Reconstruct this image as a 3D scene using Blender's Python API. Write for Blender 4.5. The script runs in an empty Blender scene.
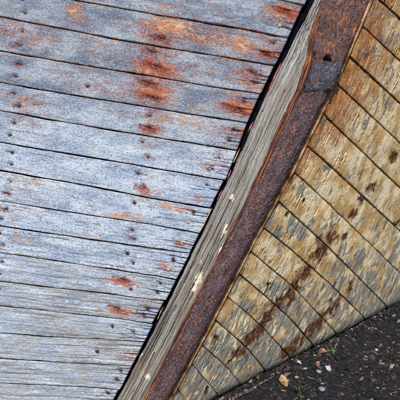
import bpy, math, random
import numpy as np
from mathutils import Vector

random.seed(7)
rng = np.random.default_rng(7)
scene = bpy.context.scene
col = scene.collection

# ------------------------------------------------------------------ camera
CAM_H, PITCH, HT = 1.26, math.radians(12.0), 0.3
cd = bpy.data.cameras.new('camera')
cam = bpy.data.objects.new('camera', cd)
col.objects.link(cam)
cam.location = (0, 0, CAM_H)
cam.rotation_euler = (math.pi / 2 - PITCH, 0, 0)
cd.sensor_width = 36.0
cd.lens = 18.0 / HT
cd.clip_start, cd.clip_end = 0.05, 500
scene.camera = cam

# ------------------------------------------------------------------ light
SUN_EL, SUN_AZ = math.radians(43), math.radians(-6)       # azimuth: measured to the right of straight behind the camera
sd = Vector((math.sin(SUN_AZ) * math.cos(SUN_EL), -math.cos(SUN_AZ) * math.cos(SUN_EL), math.sin(SUN_EL)))
w = bpy.data.worlds.new('World')
scene.world = w
w.use_nodes = True
wn = w.node_tree
sky = wn.nodes.new('ShaderNodeTexSky')
sky.sky_type = 'NISHITA'
sky.sun_disc = False
sky.sun_elevation = SUN_EL
sky.sun_rotation = math.atan2(sd.x, sd.y)
wn.links.new(sky.outputs[0], wn.nodes['Background'].inputs[0])
wn.nodes['Background'].inputs[1].default_value = 0.065
sl = bpy.data.lights.new('sun', 'SUN')
sl.energy = 4.7
sl.angle = math.radians(0.6)
sl.color = (1.0, 0.955, 0.89)
so = bpy.data.objects.new('sun', sl)
so.rotation_euler = (-sd).to_track_quat('-Z', 'Y').to_euler()
so.location = sd * 20
col.objects.link(so)
scene.view_settings.view_transform = 'Standard'
scene.view_settings.look = 'None'
scene.view_settings.exposure = 0.32
scene.view_settings.gamma = 1.0

# ------------------------------------------------------------------ pixel -> ray helpers
CAM = np.array([0, 0, CAM_H])
FW = np.array([0, math.cos(PITCH), -math.sin(PITCH)])
UP = np.array([0, math.sin(PITCH), math.cos(PITCH)])
RX = np.array([1.0, 0, 0])


def ray(p):
    p = np.asarray(p, float)
    a = (p[..., 0:1] - 200) / 200 * HT
    b = (200 - p[..., 1:2]) / 200 * HT
    return FW + a * RX + b * UP


def at_y(px, py, y):
    d = ray((px, py))
    return CAM + d * (y / d[1])


def on_plane(p, q, n):
    d = ray(p)
    s = ((q - CAM) @ n) / (d @ n)
    return CAM + d * s[..., None]


def project(P):
    v = np.asarray(P) - CAM
    z = v @ FW
    return np.stack([200 + (v @ RX) / z / HT * 200, 200 - (v @ UP) / z / HT * 200], -1)


def unit(v):
    return v / np.linalg.norm(v, axis=-1, keepdims=True)


# ------------------------------------------------------------------ numpy noise
def _h(ix, iy, seed):
    n = (ix.astype(np.int64) * 374761393 + iy.astype(np.int64) * 668265263 + int(seed) * 982451653) & 0xffffffff
    n = ((n ^ (n >> 13)) * 1274126177) & 0xffffffff
    n = n ^ (n >> 16)
    return (n & 0xffffff) / float(0xffffff)


def vn(x, y, seed=0):
    x, y = np.broadcast_arrays(x, y)
    ix, iy = np.floor(x), np.floor(y)
    fx, fy = x - ix, y - iy
    fx, fy = fx * fx * (3 - 2 * fx), fy * fy * (3 - 2 * fy)
    a, b = _h(ix, iy, seed), _h(ix + 1, iy, seed)
    c, d = _h(ix, iy + 1, seed), _h(ix + 1, iy + 1, seed)
    return (a * (1 - fx) + b * fx) * (1 - fy) + (c * (1 - fx) + d * fx) * fy


def fbm(x, y, seed=0, o=4):
    r, amp, tot = 0, 1.0, 0
    for k in range(o):
        r = r + amp * vn(x * 2 ** k, y * 2 ** k, seed + 17 * k)
        tot += amp
        amp *= 0.55
    return r / tot


def sstep(a, b, x):
    t = np.clip((x - a) / (b - a), 0, 1)
    return t * t * (3 - 2 * t)


# ------------------------------------------------------------------ material helpers
def M(name):
    m = bpy.data.materials.new(name)
    m.use_nodes = True
    return m, m.node_tree, m.node_tree.nodes['Principled BSDF']


class NT:
    def __init__(s, t):
        s.t = t

    def _set(s, sock, v):
        if hasattr(v, 'is_output'):
            s.t.links.new(v, sock)
        elif v is not None:
            if isinstance(v, (int, float)) and sock.type in ('VECTOR', 'RGBA'):
                v = (v,) * (3 if sock.type == 'VECTOR' else 4)
            if sock.type == 'RGBA' and len(v) == 3:
                v = tuple(v) + (1,)
            sock.default_value = v

    def attr(s, name, fac=True):
        n = s.t.nodes.new('ShaderNodeAttribute')
        n.attribute_name = name
        return n.outputs['Fac' if fac else 'Vector']

    def acol(s, name):
        n = s.t.nodes.new('ShaderNodeAttribute')
        n.attribute_name = name
        return n.outputs['Color']

    def math(s, op, a, b=0.0, c=None, clamp=False):
        n = s.t.nodes.new('ShaderNodeMath')
        n.operation = op
        n.use_clamp = clamp
        s._set(n.inputs[0], a)
        s._set(n.inputs[1], b)
        if c is not None:
            s._set(n.inputs[2], c)
        return n.outputs[0]

    def vscale(s, v, sc):
        n = s.t.nodes.new('ShaderNodeVectorMath')
        n.operation = 'MULTIPLY'
        s._set(n.inputs[0], v)
        n.inputs[1].default_value = sc
        return n.outputs[0]

    def vadd(s, v, b):
        n = s.t.nodes.new('ShaderNodeVectorMath')
        n.operation = 'ADD'
        s._set(n.inputs[0], v)
        s._set(n.inputs[1], b)
        return n.outputs[0]

    def noise(s, v, scale=1, detail=4, rough=0.6, dist=0, color=False):
        n = s.t.nodes.new('ShaderNodeTexNoise')
        s._set(n.inputs['Vector'], v)
        n.inputs['Scale'].default_value = scale
        n.inputs['Detail'].default_value = detail
        n.inputs['Roughness'].default_value = rough
        n.inputs['Distortion'].default_value = dist
        return n.outputs['Color' if color else 'Fac']

    def vor(s, v, scale=1, feature='F1', out='Distance', rand=1.0):
        n = s.t.nodes.new('ShaderNodeTexVoronoi')
        n.feature = feature
        s._set(n.inputs['Vector'], v)
        n.inputs['Scale'].default_value = scale
        n.inputs['Randomness'].default_value = rand
        return n.outputs[out]

    def ss(s, x, a, b):
        n = s.t.nodes.new('ShaderNodeMapRange')
        n.interpolation_type = 'SMOOTHSTEP'
        s._set(n.inputs['Value'], x)
        s._set(n.inputs['From Min'], a)
        s._set(n.inputs['From Max'], b)
        return n.outputs[0]

    def lin(s, x, a, b, c=0.0, d=1.0):
        n = s.t.nodes.new('ShaderNodeMapRange')
        s._set(n.inputs['Value'], x)
        s._set(n.inputs['From Min'], a)
        s._set(n.inputs['From Max'], b)
        s._set(n.inputs['To Min'], c)
        s._set(n.inputs['To Max'], d)
        return n.outputs[0]

    def mix(s, f, a, b, mode='MIX'):
        n = s.t.nodes.new('ShaderNodeMix')
        n.data_type = 'RGBA'
        n.blend_type = mode
        s._set(n.inputs[0], f)
        s._set(n.inputs[6], a)
        s._set(n.inputs[7], b)
        return n.outputs[2]

    def ramp(s, f, stops):
        n = s.t.nodes.new('ShaderNodeValToRGB')
        e = n.color_ramp.elements
        while len(e) < len(stops):
            e.new(0.5)
        for k, (p, c) in enumerate(stops):
            e[k].position = p
            e[k].color = tuple(c) + (1,)
        s._set(n.inputs[0], f)
        return n.outputs[0]

    def bump(s, h, strength, dist, normal=None):
        n = s.t.nodes.new('ShaderNodeBump')
        n.inputs['Strength'].default_value = strength
        n.inputs['Distance'].default_value = dist
        s._set(n.inputs['Height'], h)
        if normal is not None:
            s._set(n.inputs['Normal'], normal)
        return n.outputs[0]


def finish(nt, bsdf, colr, rough, normal, spec=0.3, metal=0.0):
    nt._set(bsdf.inputs['Base Color'], colr)
    nt._set(bsdf.inputs['Roughness'], rough)
    nt._set(bsdf.inputs['Specular IOR Level'], spec)
    nt._set(bsdf.inputs['Metallic'], metal)
    if normal is not None:
        nt._set(bsdf.inputs['Normal'], normal)


# ---- weathered blue paint on the near side of the hull
def mat_blue():
    m, t, b = M('peeling_blue_paint')
    n = NT(t)
    pc = n.attr('pc', False)
    rust, peel, wear, pale = n.attr('rust'), n.attr('peel'), n.attr('wear'), n.attr('pale')
    grain = n.noise(n.vscale(pc, (5, 150, 7)), 1, 6, 0.65, 0.4)
    grain2 = n.noise(n.vscale(pc, (22, 460, 7)), 1, 4, 0.72)
    fine = n.noise(n.vscale(pc, (150, 240, 9)), 1, 5, 0.78)
    crk = n.vor(n.vadd(n.vscale(pc, (120, 190, 4)), n.noise(n.vscale(pc, (90, 120, 4)), 1, 3, 0.6, 0, True)), 1, 'DISTANCE_TO_EDGE')
    cloud = n.noise(n.vscale(pc, (6, 14, 3)), 1, 5, 0.66)
    cloud2 = n.noise(n.vscale(pc, (17, 40, 23)), 1, 4, 0.65)
    fleck = n.noise(n.vscale(pc, (62, 120, 5)), 1, 6, 0.74, 0.5)
    wood = n.ramp(grain, [(0.32, (0.10, 0.105, 0.115)), (0.44, (0.36, 0.37, 0.395)), (0.57, (0.64, 0.65, 0.67))])
    wood = n.mix(n.math('MULTIPLY', n.ss(grain2, 0.50, 0.36), 0.85), wood, (0.10, 0.105, 0.12))
    pnt_hi = n.mix(n.ss(cloud, 0.36, 0.62), (0.12, 0.165, 0.26), (0.36, 0.43, 0.54))
    pnt_lo = n.mix(n.ss(cloud, 0.36, 0.64), (0.34, 0.435, 0.61), (0.57, 0.65, 0.78))
    paint = n.mix(pale, pnt_hi, pnt_lo)
    paint = n.mix(n.math('MULTIPLY', n.ss(cloud2, 0.56, 0.70), n.lin(pale, 0, 1, 0.6, 0.15)), paint, (0.26, 0.24, 0.25))
    paint = n.mix(n.math('MULTIPLY', n.ss(fine, 0.53, 0.66), 0.65), paint, (0.80, 0.825, 0.86))
    paint = n.mix(n.math('MULTIPLY', n.ss(fine, 0.47, 0.38), 0.85), paint, (0.06, 0.075, 0.12))
    paint = n.mix(n.math('MULTIPLY', n.math('MULTIPLY', n.ss(crk, 0.07, 0.02), n.ss(cloud2, 0.48, 0.60)), 0.75), paint, (0.10, 0.12, 0.17))
    wm = n.math('ADD', n.math('MULTIPLY', grain, 0.62), n.math('MULTIPLY', fleck, 0.5))
    thr = n.lin(wear, 0, 1, 0.455, 0.585)
    bare = n.ss(n.math('SUBTRACT', thr, wm), -0.02, 0.035)
    c = n.mix(bare, paint, wood)
    st = n.ss(n.math('ADD', n.attr('stain'), n.math('MULTIPLY', n.math('SUBTRACT', cloud2, 0.5), 1.4)), 0.12, 0.85)
    c = n.mix(n.math('MULTIPLY', st, 0.72), c, n.ramp(fine, [(0.40, (0.08, 0.030, 0.032)), (0.50, (0.31, 0.125, 0.10)), (0.62, (0.58, 0.33, 0.25))]))
    # salmon-orange undercoat showing in flakes
    pm = n.math('ADD', fleck, n.math('MULTIPLY', n.math('SUBTRACT', fine, 0.5), 0.45))
    pthr = n.lin(peel, 0, 1, 0.70, 0.36)
    pmask = n.ss(n.math('SUBTRACT', pm, pthr), -0.015, 0.035)
    tone = n.noise(n.vscale(pc, (40, 90, 13)), 1, 4, 0.65)
    hot = n.math('ADD', n.math('MULTIPLY', tone, 0.85), n.math('MULTIPLY', rust, 0.42))
    under = n.ramp(hot, [(0.28, (0.66, 0.50, 0.35)), (0.40, (0.62, 0.36, 0.20)), (0.52, (0.55, 0.195, 0.10)), (0.64, (0.42, 0.095, 0.060)), (0.85, (0.17, 0.045, 0.035))])
    c = n.mix(pmask, c, under)
    # rust bleeding from the nails
    rm = n.ss(n.math('ADD', rust, n.math('MULTIPLY', n.math('SUBTRACT', fleck, 0.5), 2.0)), 0.42, 0.82)
    rcol = n.ramp(fine, [(0.38, (0.025, 0.014, 0.016)), (0.50, (0.14, 0.042, 0.028)), (0.60, (0.42, 0.13, 0.065)), (0.70, (0.60, 0.27, 0.14))])
    c = n.mix(n.math('MULTIPLY', rm, 0.92), c, rcol)
    h = n.math('ADD', n.math('MULTIPLY', fine, 0.9), n.math('MULTIPLY', grain2, 0.5))
    h = n.math('ADD', h, n.math('MULTIPLY', n.ss(crk, 0.0, 0.12), 0.10))
    h = n.math('SUBTRACT', h, n.math('MULTIPLY', n.math('MAXIMUM', pmask, bare), 0.14))
    nm = n.bump(h, 1.0, 0.0055)
    finish(n, b, c, n.lin(fine, 0.3, 0.7, 0.55, 0.85), nm, 0.3)
    return m


# ---- ochre paint over grey wood on the far side of the bow
def mat_ochre():
    m, t, b = M('flaking_ochre_paint')
    n = NT(t)
    pc = n.attr('pc', False)
    rust, peel, warm = n.attr('rust'), n.attr('peel'), n.attr('warm')
    grain = n.noise(n.vscale(pc, (110, 13, 7)), 1, 6, 0.72, 0.9)
    grain2 = n.noise(n.vscale(pc, (520, 50, 7)), 1, 5, 0.74)
    fine = n.noise(n.vscale(pc, (260, 170, 9)), 1, 4, 0.75)
    patch = n.noise(n.vscale(pc, (27, 18, 5)), 1, 6, 0.60, 0.8)
    cloud = n.noise(n.vscale(pc, (13, 12, 3)), 1, 4, 0.6)
    crackn = n.noise(n.vscale(pc, (70, 16, 31)), 1, 4, 0.6, 0.6)
    wood = n.ramp(grain, [(0.36, (0.03, 0.033, 0.034)), (0.46, (0.145, 0.165, 0.172)), (0.55, (0.29, 0.31, 0.305)), (0.65, (0.66, 0.64, 0.56))])
    wood = n.mix(n.math('MULTIPLY', n.ss(cloud, 0.52, 0.66), 0.5), wood, (0.30, 0.22, 0.12))
    paint = n.mix(n.ss(cloud, 0.38, 0.58), (0.58, 0.37, 0.15), (0.82, 0.64, 0.36))
    paint = n.mix(n.math('MULTIPLY', n.ss(n.math('ADD', n.math('MULTIPLY', fine, 0.4), n.math('MULTIPLY', cloud, 0.6)), 0.48, 0.58), 0.85), paint, (0.90, 0.80, 0.60))
    paint = n.mix(n.math('MULTIPLY', n.ss(grain2, 0.42, 0.33), 0.6), paint, (0.20, 0.09, 0.03))
    orange = n.ramp(n.noise(n.vscale(pc, (60, 25, 11)), 1, 5, 0.68), [(0.36, (0.13, 0.04, 0.015)), (0.50, (0.46, 0.17, 0.05)), (0.64, (0.66, 0.37, 0.15))])
    wm = n.math('ADD', warm, n.math('MULTIPLY', n.math('SUBTRACT', patch, 0.5), 1.3))
    paint = n.mix(n.math('MULTIPLY', n.ss(wm, 0.18, 0.85), 0.9), paint, orange)
    pm = n.math('ADD', n.math('MULTIPLY', patch, 0.75), n.math('MULTIPLY', grain2, 0.25))
    pthr = n.lin(peel, 0, 1, 0.66, 0.38)
    bare = n.math('MULTIPLY', n.ss(n.math('SUBTRACT', pm, pthr), -0.035, 0.05), 0.9)
    c = n.mix(bare, paint, wood)
    c = n.mix(n.math('MULTIPLY', n.ss(crackn, 0.355, 0.32), 0.9), c, (0.03, 0.022, 0.018))
    rm = n.ss(n.math('ADD', rust, n.math('MULTIPLY', n.math('SUBTRACT', patch, 0.5), 1.6)), 0.24, 0.66)
    rcol = n.ramp(n.noise(n.vscale(pc, (90, 60, 21)), 1, 5, 0.7), [(0.40, (0.012, 0.008, 0.008)), (0.5, (0.065, 0.025, 0.012)), (0.60, (0.30, 0.11, 0.03)), (0.70, (0.52, 0.27, 0.09))])
    c = n.mix(n.math('MULTIPLY', rm, 0.95), c, rcol)
    h = n.math('ADD', n.math('MULTIPLY', fine, 0.4), n.math('MULTIPLY', grain2, 0.5))
    h = n.math('SUBTRACT', h, n.math('MULTIPLY', bare, 0.20))
    h = n.math('SUBTRACT', h, n.math('MULTIPLY', n.ss(crackn, 0.37, 0.31), 0.4))
    finish(n, b, c, n.lin(fine, 0.3, 0.7, 0.50, 0.80), n.bump(h, 1.0, 0.0037), 0.3)
    return m


# ---- bare grey weathered wood of the stem post
def mat_stem():
    m, t, b = M('bare_grey_wood')
    n = NT(t)
    pc = n.attr('pc', False)
    peel, rust, warm = n.attr('peel'), n.attr('rust'), n.attr('warm')
    g1 = n.noise(n.vscale(pc, (3, 190, 7)), 1, 6, 0.68, 0.15)
    g2 = n.noise(n.vscale(pc, (12, 560, 5)), 1, 4, 0.7)
    fine = n.noise(n.vscale(pc, (110, 480, 5)), 1, 3, 0.7)
    cloud = n.noise(n.vscale(pc, (5, 26, 3)), 1, 4, 0.6)
    c = n.ramp(g1, [(0.35, (0.022, 0.020, 0.019)), (0.46, (0.145, 0.136, 0.127)), (0.62, (0.34, 0.33, 0.31))])
    c = n.mix(n.math('MULTIPLY', n.ss(g2, 0.47, 0.37), 0.85), c, (0.03, 0.027, 0.027))
    c = n.mix(n.math('MULTIPLY', n.ss(fine, 0.53, 0.72), 0.5), c, (0.52, 0.51, 0.49))
    c = n.mix(n.math('MULTIPLY', n.ss(cloud, 0.48, 0.66), 0.6), c, (0.13, 0.085, 0.06))
    c = n.mix(n.math('MULTIPLY', n.math('MULTIPLY', warm, 0.5), n.ss(g2, 0.42, 0.54)), c, (0.55, 0.55, 0.54))
    pm = n.ss(n.math('ADD', peel, n.math('MULTIPLY', n.math('SUBTRACT', n.noise(n.vscale(pc, (60, 190, 5)), 1, 5, 0.7), 0.5), 2.6)), 0.5, 0.60)
    c = n.mix(pm, c, n.mix(n.ss(fine, 0.35, 0.6), (0.55, 0.42, 0.29), (0.74, 0.66, 0.53)))
    rm = n.ss(n.math('ADD', rust, n.math('MULTIPLY', n.math('SUBTRACT', g1, 0.5), 1.8)), 0.42, 0.75)
    c = n.mix(rm, c, n.ramp(fine, [(0.34, (0.09, 0.03, 0.02)), (0.55, (0.34, 0.13, 0.055)), (0.7, (0.52, 0.25, 0.10))]))
    h = n.math('ADD', n.math('MULTIPLY', g1, 0.6), n.math('MULTIPLY', g2, 0.6))
    h = n.math('ADD', h, n.math('MULTIPLY', fine, 0.3))
    finish(n, b, c, 0.85, n.bump(h, 1.0, 0.0042), 0.2)
    return m


# ---- rust-soaked split wood between post and iron
def mat_rustwood():
    m, t, b = M('rust_soaked_wood')
    n = NT(t)
    pc = n.attr('pc', False)
    g1 = n.noise(n.vscale(pc, (9, 260, 7)), 1, 5, 0.65, 0.4)
    fine = n.noise(n.vscale(pc, (120, 420, 5)), 1, 4, 0.7)
    c = n.ramp(g1, [(0.36, (0.018, 0.010, 0.011)), (0.48, (0.08, 0.030, 0.024)), (0.56, (0.34, 0.11, 0.04)), (0.68, (0.64, 0.30, 0.11))])
    c = n.mix(n.ss(fine, 0.5, 0.36), c, (0.04, 0.02, 0.018))
    c = n.mix(n.math('MULTIPLY', n.ss(n.noise(n.vscale(pc, (9, 60, 3)), 1, 4, 0.65), 0.44, 0.58), 0.88), c, n.mix(fine, (0.010, 0.006, 0.008), (0.10, 0.045, 0.045)))
    finish(n, b, c, 0.8, n.bump(n.math('ADD', g1, fine), 0.9, 0.003), 0.25)
    return m


# ---- pitted rusty iron
def mat_iron(name, dark):
    m, t, b = M(name)
    n = NT(t)
    pc = n.attr('pc', False)
    pit = n.vor(n.vadd(n.vscale(pc, (150, 150, 9)), n.noise(n.vscale(pc, (80, 80, 3)), 1, 3, 0.6, 0, True)), 1, 'F1', 'Distance')
    f1 = n.math('ADD', n.math('MULTIPLY', n.noise(n.vscale(pc, (170, 170, 9)), 1, 5, 0.74, 0.3), 0.75), n.math('MULTIPLY', n.noise(n.vscale(pc, (22, 40, 19)), 1, 4, 0.65), 0.25))
    f2 = n.noise(n.vscale(pc, (340, 340, 9)), 1, 3, 0.7)
    cl = n.noise(n.vscale(pc, (16, 30, 3)), 1, 4, 0.6)
    if dark == 0:
        c = n.ramp(f1, [(0.43, (0.008, 0.006, 0.010)), (0.49, (0.034, 0.019, 0.027)), (0.54, (0.12, 0.046, 0.040)), (0.61, (0.40, 0.18, 0.12))])
        c = n.mix(n.math('MULTIPLY', n.ss(cl, 0.44, 0.62), 0.6), c, n.ramp(f2, [(0.42, (0.012, 0.010, 0.019)), (0.60, (0.17, 0.14, 0.19))]))
    elif dark == 1:
        c = n.ramp(f1, [(0.38, (0.006, 0.007, 0.012)), (0.50, (0.034, 0.036, 0.058)), (0.64, (0.17, 0.155, 0.22))])
        c = n.mix(n.math('MULTIPLY', n.ss(cl, 0.54, 0.70), 0.6), c, (0.12, 0.05, 0.035))
    else:
        g = n.noise(n.vscale(pc, (55, 120, 9)), 1, 6, 0.74, 1.2)
        c = n.ramp(g, [(0.38, (0.016, 0.010, 0.013)), (0.48, (0.080, 0.034, 0.030)), (0.58, (0.22, 0.085, 0.045)), (0.68, (0.52, 0.22, 0.08))])
        c = n.mix(n.math('MULTIPLY', n.ss(cl, 0.46, 0.60), 0.7), c, n.ramp(f2, [(0.40, (0.016, 0.013, 0.020)), (0.6, (0.10, 0.075, 0.10))]))
        f1 = n.math('ADD', n.math('MULTIPLY', g, 0.8), n.math('MULTIPLY', f1, 0.4))
    h = n.math('ADD', n.math('MULTIPLY', pit, 0.5), n.math('MULTIPLY', f1, 0.9))
    h = n.math('ADD', h, n.math('MULTIPLY', f2, 0.4))
    finish(n, b, c, n.lin(f1, 0.35, 0.65, 0.30, 0.58), n.bump(h, 1.0, 0.005), 0.6)
    return m


def mat_simple(name, stops, sc=(40, 40, 40), rough=0.8, bumpd=0.002, spec=0.25, gen=True):
    m, t, b = M(name)
    n = NT(t)
    tc = t.nodes.new('ShaderNodeTexCoord').outputs['Object']
    f = n.noise(n.vscale(tc, sc), 1, 5, 0.65)
    finish(n, b, n.ramp(f, stops), rough, n.bump(f, 0.8, bumpd), spec)
    return m


def mat_vcol(name, rough=0.8):
    m, t, b = M(name)
    n = NT(t)
    tc = t.nodes.new('ShaderNodeTexCoord').outputs['Object']
    f = n.noise(n.vscale(tc, (220, 220, 220)), 1, 4, 0.65)
    c = n.mix(n.ss(f, 0.35, 0.65), n.mix(1.0, n.acol('tint'), (0.55, 0.55, 0.55), 'MULTIPLY'), n.acol('tint'))
    finish(n, b, c, rough, n.bump(f, 0.7, 0.002), 0.3)
    return m


MAT = dict(
    blue=mat_blue(), ochre=mat_ochre(), stem=mat_stem(), rustwood=mat_rustwood(),
    iron=mat_iron('pitted_rusty_iron', 0), collar=mat_iron('dark_forged_iron', 1), plate=mat_iron('flaking_rust_plate', 2),
    batten=mat_simple('tan_varnished_wood', [(0.36, (0.12, 0.045, 0.02)), (0.47, (0.46, 0.22, 0.09)), (0.62, (0.78, 0.52, 0.28))], (25, 25, 25), 0.5),
    nail=mat_simple('rusted_nail_iron', [(0.40, (0.008, 0.007, 0.010)), (0.55, (0.028, 0.019, 0.022)), (0.70, (0.12, 0.05, 0.035))], (160, 160, 160), 0.7),
    plug=mat_simple('pale_wood_plug', [(0.38, (0.16, 0.09, 0.05)), (0.5, (0.46, 0.30, 0.17)), (0.64, (0.66, 0.50, 0.33))], (120, 120, 120), 0.8),
    light_stop=mat_simple('gap_shade_black', [(0.3, (0.0015, 0.0015, 0.003)), (0.7, (0.006, 0.006, 0.011))], (30, 30, 30), 1.0, 0.002, 0.0),  # near-black colour stands in for the shade deep in groove and seams
    pink=mat_simple('faded_red_caulk', [(0.35, (0.16, 0.03, 0.035)), (0.6, (0.48, 0.15, 0.14))], (120, 120, 120), 0.8),
    yellow=mat_simple('ochre_caulk', [(0.35, (0.16, 0.09, 0.03)), (0.6, (0.60, 0.42, 0.19))], (120, 120, 120), 0.8),
    soil=mat_simple('dark_soil', [(0.38, (0.003, 0.003, 0.005)), (0.5, (0.009, 0.009, 0.012)), (0.66, (0.034, 0.031, 0.034))], (60, 60, 60), 0.95, 0.006),
    chips=mat_vcol('litter_chips'),
)


# ------------------------------------------------------------------ object helpers
def link(o, parent=None, mat=None):
    col.objects.link(o)
    if parent is not None:
        o.parent = parent
    if mat is not None:
        o.data.materials.append(mat)
    return o


def mesh_np(name, V, F4, attrs=None, smooth=True, extra=None):
    """quads from arrays (+ optional list of n-gons)"""
    V = np.asarray(V, np.float32)
    F4 = np.asarray(F4, np.int32).reshape(-1, 4)
    me = bpy.data.meshes.new(name)
    ex = extra or []
    nl = F4.size + sum(len(e) for e in ex)
    npoly = len(F4) + len(ex)
    me.vertices.add(len(V))
    me.vertices.foreach_set('co', V.ravel())
    me.loops.add(nl)
    me.polygons.add(npoly)
    li = np.concatenate([F4.ravel()] + [np.asarray(e, np.int32) for e in ex]) if ex else F4.ravel()
    tot = np.concatenate([np.full(len(F4), 4, np.int32), np.array([len(e) for e in ex], np.int32)])
    st = np.concatenate([[0], np.cumsum(tot)[:-1]]).astype(np.int32)
    me.loops.foreach_set('vertex_index', li.astype(np.int32))
    me.polygons.foreach_set('loop_start', st)
    me.polygons.foreach_set('loop_total', tot.astype(np.int32))
    me.polygons.foreach_set('use_smooth', np.full(npoly, smooth))
    for k, a in (attrs or {}).items():
        a = np.asarray(a, np.float32)
        if a.ndim == 2 and a.shape[1] == 3:
            at = me.attributes.new(k, 'FLOAT_VECTOR', 'POINT')
            at.data.foreach_set('vector', a.ravel())
        elif a.ndim == 2:
            at = me.attributes.new(k, 'FLOAT_COLOR', 'POINT')
            at.data.foreach_set('color', a.ravel())
        else:
            at = me.attributes.new(k, 'FLOAT', 'POINT')
            at.data.foreach_set('value', a)
    me.update(calc_edges=True)
    me.validate()
    return me


def grid_faces(nu, nv, flip=False):
    i = np.arange(nu - 1)[:, None] * nv + np.arange(nv - 1)[None, :]
    f = np.stack([i, i + nv, i + nv + 1, i + 1], -1).reshape(-1, 4)
    return f[:, ::-1] if flip else f


def slab(name, P, Nrm, thick, mat, parent, attrs, flip=False):
    """front surface grid P (nu,nv,3) with a skirt going back by thick along -Nrm and a closed back"""
    nu, nv = P.shape[:2]
    F = grid_faces(nu, nv, flip)
    idx = np.arange(nu * nv).reshape(nu, nv)
    ring = np.concatenate([idx[:, 0], idx[-1, 1:], idx[-2::-1, -1], idx[0, -2:0:-1]])
    Vf = P.reshape(-1, 3)
    Nf = np.broadcast_to(Nrm, P.shape).reshape(-1, 3)
    back = Vf[ring] - Nf[ring] * thick
    nb = len(ring)
    b0 = len(Vf)
    a, c = ring, np.roll(ring, -1)
    ab, cb = b0 + np.arange(nb), b0 + np.roll(np.arange(nb), -1)
    S = np.stack([a, ab, cb, c], -1)
    if not flip:
        S = S[:, ::-1]
    S = S[:, ::-1]
    extra = [list(range(b0, b0 + nb)) if flip else list(range(b0 + nb - 1, b0 - 1, -1))]
    V = np.concatenate([Vf, back])
    at = {k: np.concatenate([v.reshape(len(Vf), -1), v.reshape(len(Vf), -1)[ring]]).squeeze() for k, v in attrs.items()}
    me = mesh_np(name, V, np.concatenate([F, S]), at, True, extra)
    return link(bpy.data.objects.new(name, me), parent, mat)


def poly(pts):
    p = np.array(pts, float)
    return p


def at_x(p, x):
    """y on a polyline (sorted in x), linear extrapolation"""
    x = np.asarray(x, float)
    xs, ys = p[:, 0], p[:, 1]
    y = np.interp(x, xs, ys)
    sl0 = (ys[1] - ys[0]) / (xs[1] - xs[0])
    sl1 = (ys[-1] - ys[-2]) / (xs[-1] - xs[-2])
    y = np.where(x < xs[0], ys[0] + (x - xs[0]) * sl0, y)
    return np.where(x > xs[-1], ys[-1] + (x - xs[-1]) * sl1, y)


def at_py(p, y):
    return at_x(p[:, ::-1], y)


# ------------------------------------------------------------------ hull geometry
A_ = at_y(169, 398, 2.05)
B_ = at_y(330, 93, 2.25)
dC = ray((331, 340))
C_ = CAM + dC * ((CAM_H - 0.02) / -dC[2])
NR = unit(np.cross(B_ - A_, C_ - A_))
NR = -NR if NR[1] > 0 else NR
SB = at_y(118, 397, 2.07)
ST = at_y(313, 2, 2.31)
LM = at_y(0, 200, 2.30)
NL = unit(np.cross(ST - SB, LM - SB))
NL = -NL if NL[1] > 0 else NL
NI = unit(NL * 0.75 + NR * 0.35)
TS = unit(ST - SB)                                        # direction up the stem

gapL = poly([(372, -140), (335, -60), (304, 3), (262, 90), (244, 131), (229, 170), (191, 250), (155, 318), (115, 397), (84, 460)])
stemL = poly([(381, -140), (343.5, -60), (313.5, 2), (268.5, 90), (246, 139), (237, 160), (197, 243), (157.5, 322), (118, 397), (87, 460)])
stemR = poly([(380, -140), (347, -60), (321, 2), (311, 30), (305.5, 61), (297, 88), (280, 123), (262, 165), (243, 205), (223, 246), (200, 290), (181, 326), (163, 362), (146, 395), (112, 460)])
ironL = poly([(395, -140), (362, -60), (334, 4), (306, 87), (287, 124), (267, 168), (246.5, 208), (225, 250), (203, 292), (184, 328), (166, 364), (149, 397), (117, 460)])
ironR = poly([(433, -140), (397, -60), (369, 3), (330, 93.5), (294, 166), (248, 250), (206.6, 330), (169.5, 398), (137, 460)])
for p in (gapL, stemL, stemR, ironL, ironR):
    pass

# root empty at the base of the stem
boat = bpy.data.objects.new('wooden_boat', None)
boat.empty_display_size = 0.2
col.objects.link(boat)
boat['label'] = 'weathered wooden boat bow, peeling blue and ochre planks either side of iron-shod stem post'
boat['category'] = 'boat'

seedc = [0]


def nseed():
    seedc[0] += 1
    return seedc[0] * 3.17


def relief(U, V, Wd, sd_, r=0.004, rough=1.0, cross=False, cup=0.0, iso=1.0):
    """height over the ideal surface of a plank; U,V metres from its start / upper edge, Wd local width"""
    e = np.minimum(V, Wd - V)
    chip = 0.0004 + 0.005 * np.clip(fbm(U * 22, V * 3 + (V > Wd / 2) * 40, sd_ + 5) - 0.55, 0, 1) * 3
    rr = r + chip
    h = -rr * (1 - np.sqrt(np.clip(1 - np.clip(1 - e / rr, 0, 1) ** 2, 0, 1)))
    if cross:
        h = h + rough * 0.0015 * (fbm(U * 120 + fbm(U * 9, V * 14, sd_ + 3) * 5, V * 11, sd_) - 0.5)
        h = h + rough * 0.0040 * (fbm(U * 30 + fbm(U * 6, V * 9, sd_ + 8) * 3, V * 8, sd_ + 1) - 0.5)
    else:
        h = h + rough * 0.0022 * (fbm(U * 7, V * 210, sd_) - 0.5)
        h = h + rough * 0.0030 * (fbm(U * 3, V * 60, sd_ + 1) - 0.5)
    h = h + iso * rough * 0.0030 * (fbm(U * 120, V * 170, sd_ + 2, 3) - 0.5)
    h = h + 0.004 * (fbm(U * 3.5, V * 9, sd_ + 9) - 0.5)
    h = h + cup * (1 - (2 * V / Wd - 1) ** 2)
    return h


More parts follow.
